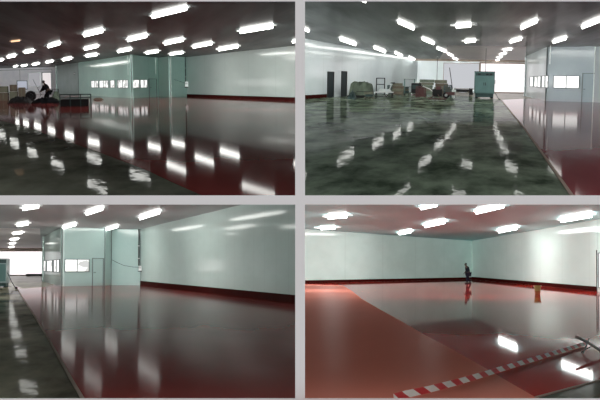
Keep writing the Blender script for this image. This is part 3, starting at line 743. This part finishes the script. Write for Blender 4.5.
# camera-like boxes on the dim wall
p = along(A, dk, cl_, 78.2); z = A.at(78, 73.5, p.y).z
t = thing('wall_speaker', 'small black box high on the dim wall left of the cabin', 'wall box', A, (p.x, p.y-.12, z))
MB().box((0, 0, 0), (.22, .2, .26)).build('case', m_black, parent=t, bevel=.02); MB().box((0, -.1, 0), (.2, .04, .1)).build('grille', m_grey, parent=t)

# ================================================================== THINGS, UPPER RIGHT HALL
def pallet(hall, px, py, wpx, layers, hpx, label, mat, seed, group=None, depth=3):
    """slatted timber pallet(s) under goods"""
    p = hall.fl(px, py); k = p.y/F; w = wpx*k; h = hpx*k
    t = thing('pallet_stack', label, 'pallet stack', hall, p+Vector((0, depth/2, 0)), 0, group)
    b = MB()
    for x in (-w*.45, 0, w*.45): b.box((x, 0, .06), (.12, depth, .12))
    for i in range(5): b.box((0, -depth/2+depth*(i+.5)/5, .145), (w, depth/7, .04))
    b.build('pallet', m_wood, parent=t)
    rnd = random.Random(seed); z = .17; lh = (h-.17)/layers
    for i in range(layers):
        ww = w*rnd.uniform(.78, .98); MB().box((rnd.uniform(-.06, .06)*w, 0, z+lh/2), (ww, depth*.85, lh*.94)).build('load_layer', mat if i % 2 == 0 else m_wood, parent=t, bevel=.04)
        z += lh
    return t
# tarp covered stack next to the dark doors
p = B.fl(361.5, 97.4); k = p.y/F
t = thing('covered_stack', 'long stack under a grey green sheet right of the two dark doors', 'covered stack', B, p)
MB().heap(24*k, 3.2, 14*k, 21, 12, .6, .16).build('sheet', m_tarp, parent=t)
MB().box((0, -1.9, .1), (24.5*k, .2, .2)).build('pallet_edge', m_black, parent=t)
MB().box((3*k, -1.75, 6*k), (14*k, .1, .5*k)).build('strap', m_black, parent=t)
t = mound(B, 351, 99.2, 8, 7, 2, 'small dark grey heap beside the second dark door', m_tealdk, 31)
# screen frame
p = B.fl(380.3, 95.0); k = p.y/F
t = thing('frame_stand', 'dark square metal frame standing behind the white covered table', 'stand', B, p)
fr = MB()
for x in (-4*k, 4*k): fr.box((x, 0, 8.5*k), (1.0*k, .1, 17*k))
fr.build('upright', m_black, parent=t)
MB().box((0, 0, 16.6*k), (9*k, .1, .9*k)).build('top_bar', m_black, parent=t); MB().box((0, 0, 10.5*k), (8*k, .1, .8*k)).build('cross_bar', m_black, parent=t)
# table with white sheet
p = B.fl(383.6, 97.9); k = p.y/F
t = thing('work_table', 'low table draped with pale sheeting in front of the square frame', 'table', B, p)
for x in (-8*k, 8*k):
    for y in (.1, 1.5): MB().box((x, y, 2.7*k), (.07, .07, 5.4*k)).build('leg', m_black, parent=t)
MB().box((0, .8, 5.6*k), (18*k, 1.6, .08)).build('table_top', m_grey, parent=t)
MB().box((0, .8, 1.2*k), (18*k, 1.3, .06)).build('shelf', m_black, parent=t)
p2 = p+Vector((.5*k, .8, 5.6*k+.045))
o = MB().heap(13*k, 1.4, 2.2*k, 41, 9, .7, .4).build('plastic_sheet', m_tarp2, hall=B); o.matrix_world = B.M @ Matrix.Translation(p2); tag(o, 'crumpled pale plastic sheet lying on the low table', 'sheet')
# folding chair-like white piece
p = B.fl(388.6, 96.6); k = p.y/F
t = thing('hand_truck', 'pale hand truck leaning back with a dark grip beside the low table', 'hand truck', B, p)
MB().tube([(-3*k, 0, 1*k), (0*k, .1, 5*k), (2.6*k, .3, 13*k)], .8*k, 8).build('back_plate', m_tarp2, parent=t)
MB().tube([(1.5*k, .3, 13.3*k), (6*k, .3, 13.6*k)], .7*k, 8).build('grip', m_black, parent=t)
for s in (-1, 1): MB().ring((-2*k, s*.3, 1.2*k), .8*k, .4*k, (0, 1, 0), 14, 6).build('wheel', m_rubber, parent=t)
MB().box((-3*k, 0, .3*k), (4*k, .6, .06)).build('toe_plate', m_grey, parent=t)
pallet(B, 397, 96.2, 12, 4, 13, 'tan goods on a pallet between the pale hand truck and the green cart', m_tan, 5, depth=2)
pallet(B, 368.5, 99.0, 9, 2, 7, 'low dark load before the right end of the long sheeted stack', m_tealdk, 25, depth=1.5)
pallet(B, 405, 94.6, 8, 3, 8, 'small dark load between the tan goods and the generator', m_tealdk, 27, depth=1.2)
# green cart frame
p = B.fl(409, 95); k = p.y/F
t = thing('shelf_cart', 'tall pale green tubular cart in the middle of the equipment', 'cart', B, p)
for x in (-5*k, 5*k):
    for y in (0, 1.5): MB().tube([(x, y, .9*k), (x, y, 16*k)], .35*k, 8).build('post', m_teal, parent=t)
for z in (1.6*k, 8*k, 15.6*k): MB().box((0, .75, z), (11*k, 1.6, .5*k)).build('shelf', m_tarp, parent=t)
for x in (-5*k, 5*k):
    for y in (0, 1.5): MB().ring((x, y, .55*k), .35*k, .2*k, (0, 1, 0), 12, 6).build('wheel', m_rubber, parent=t)
# dark generator
p = B.fl(416, 96.2); k = p.y/F
t = thing('generator', 'dark boxy generator right of the tall green cart', 'generator', B, p)
MB().box((0, .6, 8*k), (10*k, 1.2, 10*k)).build('housing', m_black, parent=t, bevel=.08)
MB().box((-1*k, -.02, 9*k), (6*k, .05, 4*k)).build('vent_grille', m_tealdk, parent=t)
for x in (-4.5*k, 4.5*k): MB().tube([(x, .1, 0), (x, .1, 3.4*k)], .35*k).build('leg', m_grey, parent=t)
MB().box((0, .6, 13.6*k), (3*k, .3, 1.2*k)).build('carry_handle', m_grey, parent=t)
MB().box((0, .2, 1.2*k), (10.5*k, .5, .8*k)).build('skid', m_rust, parent=t)
pallet(B, 425.5, 95.6, 15, 5, 16, 'tan and green crates on a pallet left of the red machine', m_tarp, 15)
pallet(B, 441, 95.6, 13.5, 4, 15.5, 'crates on a pallet behind the red machine', m_tan, 17)
pallet(B, 452.3, 94.6, 6, 2, 6, 'small pallet load between the red machine and the leaning poles', m_wood, 19)
# red trowelling machine
def trowel(hall, px, py, s, label, rz=0.):
    p = hall.fl(px, py); k = p.y/F*s
    t = thing('floor_machine', label, 'floor machine', hall, p, rz)
    MB().ring((0, .3, 1.3*k), 7.4*k, .45*k, (0, 0, 1), 22, 6).build('guard_ring', m_rust, parent=t, smooth=True)
    fr = MB()
    for a in range(4):
        c, s_ = math.cos(a*math.pi/2+.4), math.sin(a*math.pi/2+.4); fr.tube([(7.3*k*c, .3+7.3*k*s_, 1.3*k), (1.5*k*c, .3+1.5*k*s_, 5*k)], .3*k)
    fr.build('guard_arm', m_rust, parent=t)
    for a in range(4):
        MB().box((math.cos(a*math.pi/2)*3.6*k, .3+math.sin(a*math.pi/2)*3.6*k, .3*k), (4.6*k, 2*k, .2*k), a*math.pi/2).build('blade', m_grey, parent=t)
    MB().box((0, .3, 6.2*k), (8*k, 3*k, 6*k)).build('engine', m_black, parent=t, bevel=.08)
    MB().tube([(-1*k, .3, 9.5*k), (3*k, .3, 9.5*k)], 1.7*k, 12).build('fuel_tank', m_rust, parent=t)
    MB().tube([(-1*k, .3, 5*k), (-6*k, .2, 9*k), (-12*k, 0, 11.5*k)], .35*k).build('handle', m_grey, parent=t)
    MB().tube([(-12*k, -.4, 11.5*k), (-12*k, .5, 11.5*k)], .5*k).build('grip', m_rubber, parent=t)
    return t
trowel(B, 437, 100.6, 1.25, 'red and black floor trowelling machine with round guard nearest the cartons')
def cage(hall, px, py, wpx, hpx, label, mat, depth=.8, load=None):
    p = hall.fl(px, py); k = p.y/F; w = wpx*k; h = hpx*k
    t = thing('wire_cage', label, 'cage', hall, p)
    for x in (-w/2, w/2):
        for y in (0, depth): MB().box((x, y, h/2), (.09, .09, h)).build('post', mat, parent=t)
    g = MB()
    for i in range(1, 6): g.box((0, 0, h*i/6), (w, .04, .05))
    for i in range(1, 7): g.box((-w/2+w*i/7, 0, h*.55), (.04, .04, h*.9))
    g.build('mesh_panel', mat, parent=t)
    MB().box((0, depth/2, .12), (w, depth, .1)).build('base', mat, parent=t)
    MB().box((0, depth/2, h), (w, depth, .06)).build('top_rim', mat, parent=t)
    if load: MB().heap(w*.85, depth*.8, h*.6, 9, 8, .4, .4).build('contents', load, parent=t).location = (0, depth/2, .18)
    return t
cage(B, 420.5, 97.6, 9, 11, 'rusty red wire cage standing in front of the tan and green crates', m_rust, load=m_rust)
cage(B, 447.5, 97.4, 7, 12, 'dark wire cage behind the big tyre of the low cart', m_tealdk, load=m_tan)
cage(B, 390.5, 94.9, 6, 9.5, 'small dark cage behind the pale hand truck', m_tealdk, load=m_wood)
# tyre + red curved pipe
p = B.fl(446, 98.6); k = p.y/F
t = thing('roller_cart', 'dark low cart with a big tyre right of the red trowelling machine', 'cart', B, p)
MB().ring((0, .2, 3.4*k), 2.4*k, 1.0*k, (0, 1, 0)).build('tyre', m_rubber, parent=t, smooth=True)
MB().tube([(0, 0, 3.4*k), (0, .4, 3.4*k)], 1.4*k, 12).build('hub', m_grey, parent=t)
MB().box((4*k, .6, 5*k), (9*k, 1.0, 3.2*k)).build('bed', m_rust, parent=t)
MB().tube([(8*k, .5, 5*k), (9.5*k, .4, 11*k)], .35*k).build('push_handle', m_grey, parent=t)
MB().box((7.5*k, .5, 1.7*k), (.8*k, .2, 3.4*k)).build('leg', m_grey, parent=t)
# white drum
p = B.fl(453.2, 98.2); k = p.y/F
t = thing('drum', 'narrow pale drum standing right of the dark low cart', 'drum', B, p+Vector((0, -.6, 0)))
MB().lathe((0, 0, 0), [(1.5*k, 0), (1.6*k, .4*k), (1.5*k, 4*k), (1.6*k, 4.2*k), (1.6*k, 8*k), (1.2*k, 8.6*k)]).build('shell', m_tarp2, parent=t)
MB().lathe((0, 0, 8.6*k), [(.7*k, 0), (.7*k, 1.2*k), (.4*k, 1.4*k)], 12).build('cap', m_white, parent=t)
# pole lines
def hang(hall, px, py_top, py_bot, floor_py, label, r=.03):
    p = hall.fl(px, floor_py); zt = H; 
    zb = max(0, hall.at(px, py_bot, p.y).z)
    q = Vector((p.x, p.y, 0)); t = thing('hanging_conduit', label, 'conduit', hall, (q.x, q.y, zb))
    MB().tube([(0, 0, 0), (0, 0, zt-zb-.01)], r, 8).build('pipe', m_black, parent=t)
    MB().box((0, 0, zt-zb-.04), (r*6, r*6, .06)).build('ceiling_plate', m_grey, parent=t)
hang(B, 436.5, 48, 88, 93.5, 'thin dark conduit dropping from the ceiling behind the pallets, upper right hall')
hang(B, 484.6, 18, 72, 99.0, 'thin dark conduit dropping from the ceiling to the teal cabinet', .022)
pole(B, 453, 92.6, 449.5, 67.5, 'thin dark pole standing almost upright left of the teal cabinet', .05)
pole(B, 463.5, 92.2, 469.8, 70, 'thin pole leaning right towards the teal cabinet', .05)
# teal cabinet
p = B.fl(484.2, 98.3); k = p.y/F
t = thing('machine_cabinet', 'tall teal control cabinet on a dark base in the upper right hall', 'cabinet', B, p)
Wc, Hc = 19.5*k, 21*k; z0 = 4.6*k
MB().box((0, 1.0, z0+Hc/2), (Wc, 2.0, Hc)).build('body', m_teal, parent=t, bevel=.04)
MB().box((0, 1.0, z0/2+.05), (Wc*.9, 1.7, z0-.1)).build('plinth', m_tealdk, parent=t)
for s in (-1, 1):
    d = MB().box((s*Wc*.245, -.02, z0+Hc*.42), (Wc*.46, .04, Hc*.74)).build('door', m_teal, parent=t, bevel=.01)
    MB().box((s*Wc*.04, -.07, z0+Hc*.45), (.05, .05, Hc*.14)).build('handle', m_black, parent=d)
MB().box((0, -.02, z0+Hc*.9), (Wc*.9, .04, Hc*.13)).build('control_panel', m_tealdk, parent=t)
for x in (-.28, .12, .3): MB().box((Wc*x, -.05, z0+Hc*.9), (Wc*.13, .03, Hc*.07)).build('display', m_black, parent=t)
MB().box((Wc*.52, .6, z0+Hc*.55), (.12, .4, Hc*.2)).build('side_box', m_grey, parent=t)
MB().box((0, 1.0, z0+Hc+.03), (Wc*1.03, 2.1, .08)).build('lid', m_tealdk, parent=t)
for x in (-.38, .38): MB().box((Wc*x, 1.0, .05), (Wc*.12, 1.8, .1)).build('foot', m_rubber, parent=t)
p = B.fl(471, 95); k = p.y/F
t = thing('motor_unit', 'small black motor unit beside the left of the teal cabinet', 'motor', B, p)
MB().tube([(-2*k, .5, 4.6*k), (1.5*k, .5, 4.6*k)], 2*k, 14).build('motor', m_black, parent=t)
MB().box((0, .5, 1.4*k), (3.6*k, 1, 2.6*k)).build('base', m_black, parent=t); MB().box((0, .5, 6.6*k), (1.4*k, .5, 1*k)).build('junction_box', m_grey, parent=t)
def low_beam(hall, xa, xb, py, hpx, label):
    a = hall.fl(xa, py); b = hall.fl(xb, py); k = a.y/F; m = (a+b)/2
    t = thing('floor_beam', label, 'beam', hall, m)
    MB().box((0, 0, hpx*k/2+.05), (abs(b.x-a.x), .6, hpx*k)).build('beam', m_black, parent=t)
    for s in (-.4, .4): MB().box((abs(b.x-a.x)*s, 0, .05), (.4, .8, .1)).build('bearer', m_wood, parent=t)
low_beam(B, 456, 470.5, 92.4, 2.6, 'long dark beam on the far floor left of the teal cabinet')
low_beam(B, 506, 524, 91.6, 2.2, 'long dark beam on the far floor right of the teal cabinet')
low_beam(C, 26.3, 43.3, 276.4, 2.2, 'long dark beam on the far floor before the daylit wall, lower left hall')
cable(B, [(494, 92), (496.5, 95), (498.5, 98.6), (500, 99.4)], [B.fl(490, 98.3).y-.05]*2+[B.fl(499, 99).y, B.fl(500, 99.8).y], 'short dark cable trailing right from the teal cabinet to the red floor', .03)

# ================================================================== THINGS, LOWER LEFT HALL
p = C.fl(-1.5, 287.2); k = p.y/F
t = thing('machine_cabinet', 'grey green cabinet cut by the left edge of the lower left hall', 'cabinet', C, p)
Wc, Hc = 15*k, 24*k; z0 = 4*k
MB().box((0, 1, z0+Hc/2), (Wc, 2, Hc)).build('body', plain('grey_green_enamel', (.26, .31, .31), .5, var=.2), parent=t, bevel=.04)
MB().box((0, 1, z0/2+.03), (Wc*.9, 1.7, z0-.06)).build('plinth', m_tealdk, parent=t)
MB().box((Wc*.2, -.02, z0+Hc*.42), (Wc*.5, .04, Hc*.7)).build('door', m_teal, parent=t)
MB().box((Wc*.2, -.03, z0+Hc*.88), (Wc*.55, .06, Hc*.14)).build('control_panel', m_tealdk, parent=t)
MB().box((Wc*.535, .4, z0+Hc*.6), (.1, .4, Hc*.25)).build('side_box', m_grey, parent=t)
for x in (-.36, .36): MB().box((Wc*x, 1, .03), (Wc*.12, 1.8, .06)).build('foot', m_rubber, parent=t)
yc = C.fl(0, 287.2).y
cable(C, [(7.6, 273), (9.0, 276), (11.5, 281.5), (14.5, 286.6), (16.5, 288.2)], [yc-.3, yc-.5, yc-.8, C.fl(14, 287.3).y, C.fl(16.5, 288.6).y], 'dark cable running from the cut off cabinet to the red floor\'s corner', .03)
p = C.fl(16.3, 289); k = p.y/F
t = thing('cable_plug', 'small dark plug lying at the end of the cable on the floor', 'plug', C, p)
MB().box((0, 0, .08), (1.8*k, .3, .14)).build('body', m_black, parent=t, bevel=.03); MB().tube([(.9*k, 0, .08), (1.3*k, 0, .08)], .04).build('socket', m_rust, parent=t)

# ================================================================== THINGS, LOWER RIGHT HALL
p = D.fl(537.5, 294.2); k = p.y/F
t = thing('bucket', 'yellow plastic bucket with a brown base on the wet red floor', 'bucket', D, p)
MB().lathe((0, 0, 0), [(2.5*k, 0), (2.6*k, .05), (2.9*k, 3.2*k)], 20).build('lower_half', m_yelbrn, parent=t, smooth=False)  # lower part in a browner colour
MB().lathe((0, 0, 3.2*k), [(2.9*k, 0), (3.2*k, 4.6*k), (3.4*k, 4.7*k), (3.4*k, 5.2*k), (3.1*k, 5.2*k), (2.8*k, 1*k)], 20).build('upper_half', m_yellow, parent=t)
MB().tube([(3.3*k*math.cos(a), -.02, 8*k-1.9*k*math.sin(a)) for a in [math.pi*i/10 for i in range(11)]], .015, 6).build('bail_handle', m_grey, parent=t)
for s in (-1, 1): MB().lathe((s*3.3*k, 0, 7.4*k), [(.03, 0), (.03, .06)], 8).build('handle_lug', m_grey, parent=t)
# caution tape stretched just above the floor
tp = [(394, 402.5), (405, 399), (428.7, 393.7), (459, 385.5), (484.5, 377.6), (517, 367.3), (545, 358.6), (565, 352.2), (580, 347.4), (586, 345.6)]
P = [D.fl(x, y) for x, y in tp]; v = []; f = []; u = 0; us = []
for i, q in enumerate(P):
    if i: u += (P[i]-P[i-1]).length
    us.append(u); hh = .088-.0028*i
    v += [(q.x, q.y, .008), (q.x-.006, q.y, .008+hh), (q.x, q.y+.004, .008), (q.x-.006, q.y+.004, .008+hh)]
for i in range(len(P)-1):
    b = i*4; f += [(b, b+4, b+5, b+1), (b+2, b+3, b+7, b+6), (b+1, b+5, b+7, b+3), (b, b+2, b+6, b+4)]
me = bpy.data.meshes.new('barrier_tape'); me.from_pydata(v, [], f); me.materials.append(m_tape)
uvl = me.uv_layers.new(name='UVMap')
for lp in me.loops:
    vi = lp.vertex_index; uvl.data[lp.index].uv = (us[vi//4]+.1, 1 if vi % 2 else 0)
o = bpy.data.objects.new('barrier_tape', me); COL.objects.link(o); o.matrix_world = D.M
tag(o, 'red and white striped barrier tape stretched low across the red floor', 'tape')
# grey trestle the tape is tied to
p = D.fl(588.5, 354.5); k = p.y/F
t = thing('tape_stand', 'grey metal folding stand holding the striped tape at the right edge', 'stand', D, p)
g = MB(); MB().tube([(-10*k, .3, 16*k), (-2*k, .15, 12.4*k), (4*k, 0, 8.8*k), (15*k, -.3, 1.5*k)], 1.35*k, 10).build('main_tube', m_grey, parent=t, smooth=True)
MB().tube([(-4.5*k, .1, .6*k), (-1*k, .1, 9*k), (1.5*k, .1, 16*k)], .6*k, 8).build('leg', m_grey, parent=t)
MB().tube([(-4.5*k, .4, .6*k), (0*k, .2, 5*k), (4*k, .1, 8*k)], .5*k, 8).build('brace', m_black, parent=t)
MB().lathe((-.5*k, .1, 9.6*k), [(.8*k, 0), (1.5*k, .5*k), (1.5*k, 2*k), (.8*k, 2.6*k)], 12).build('clamp', m_tarp2, parent=t)
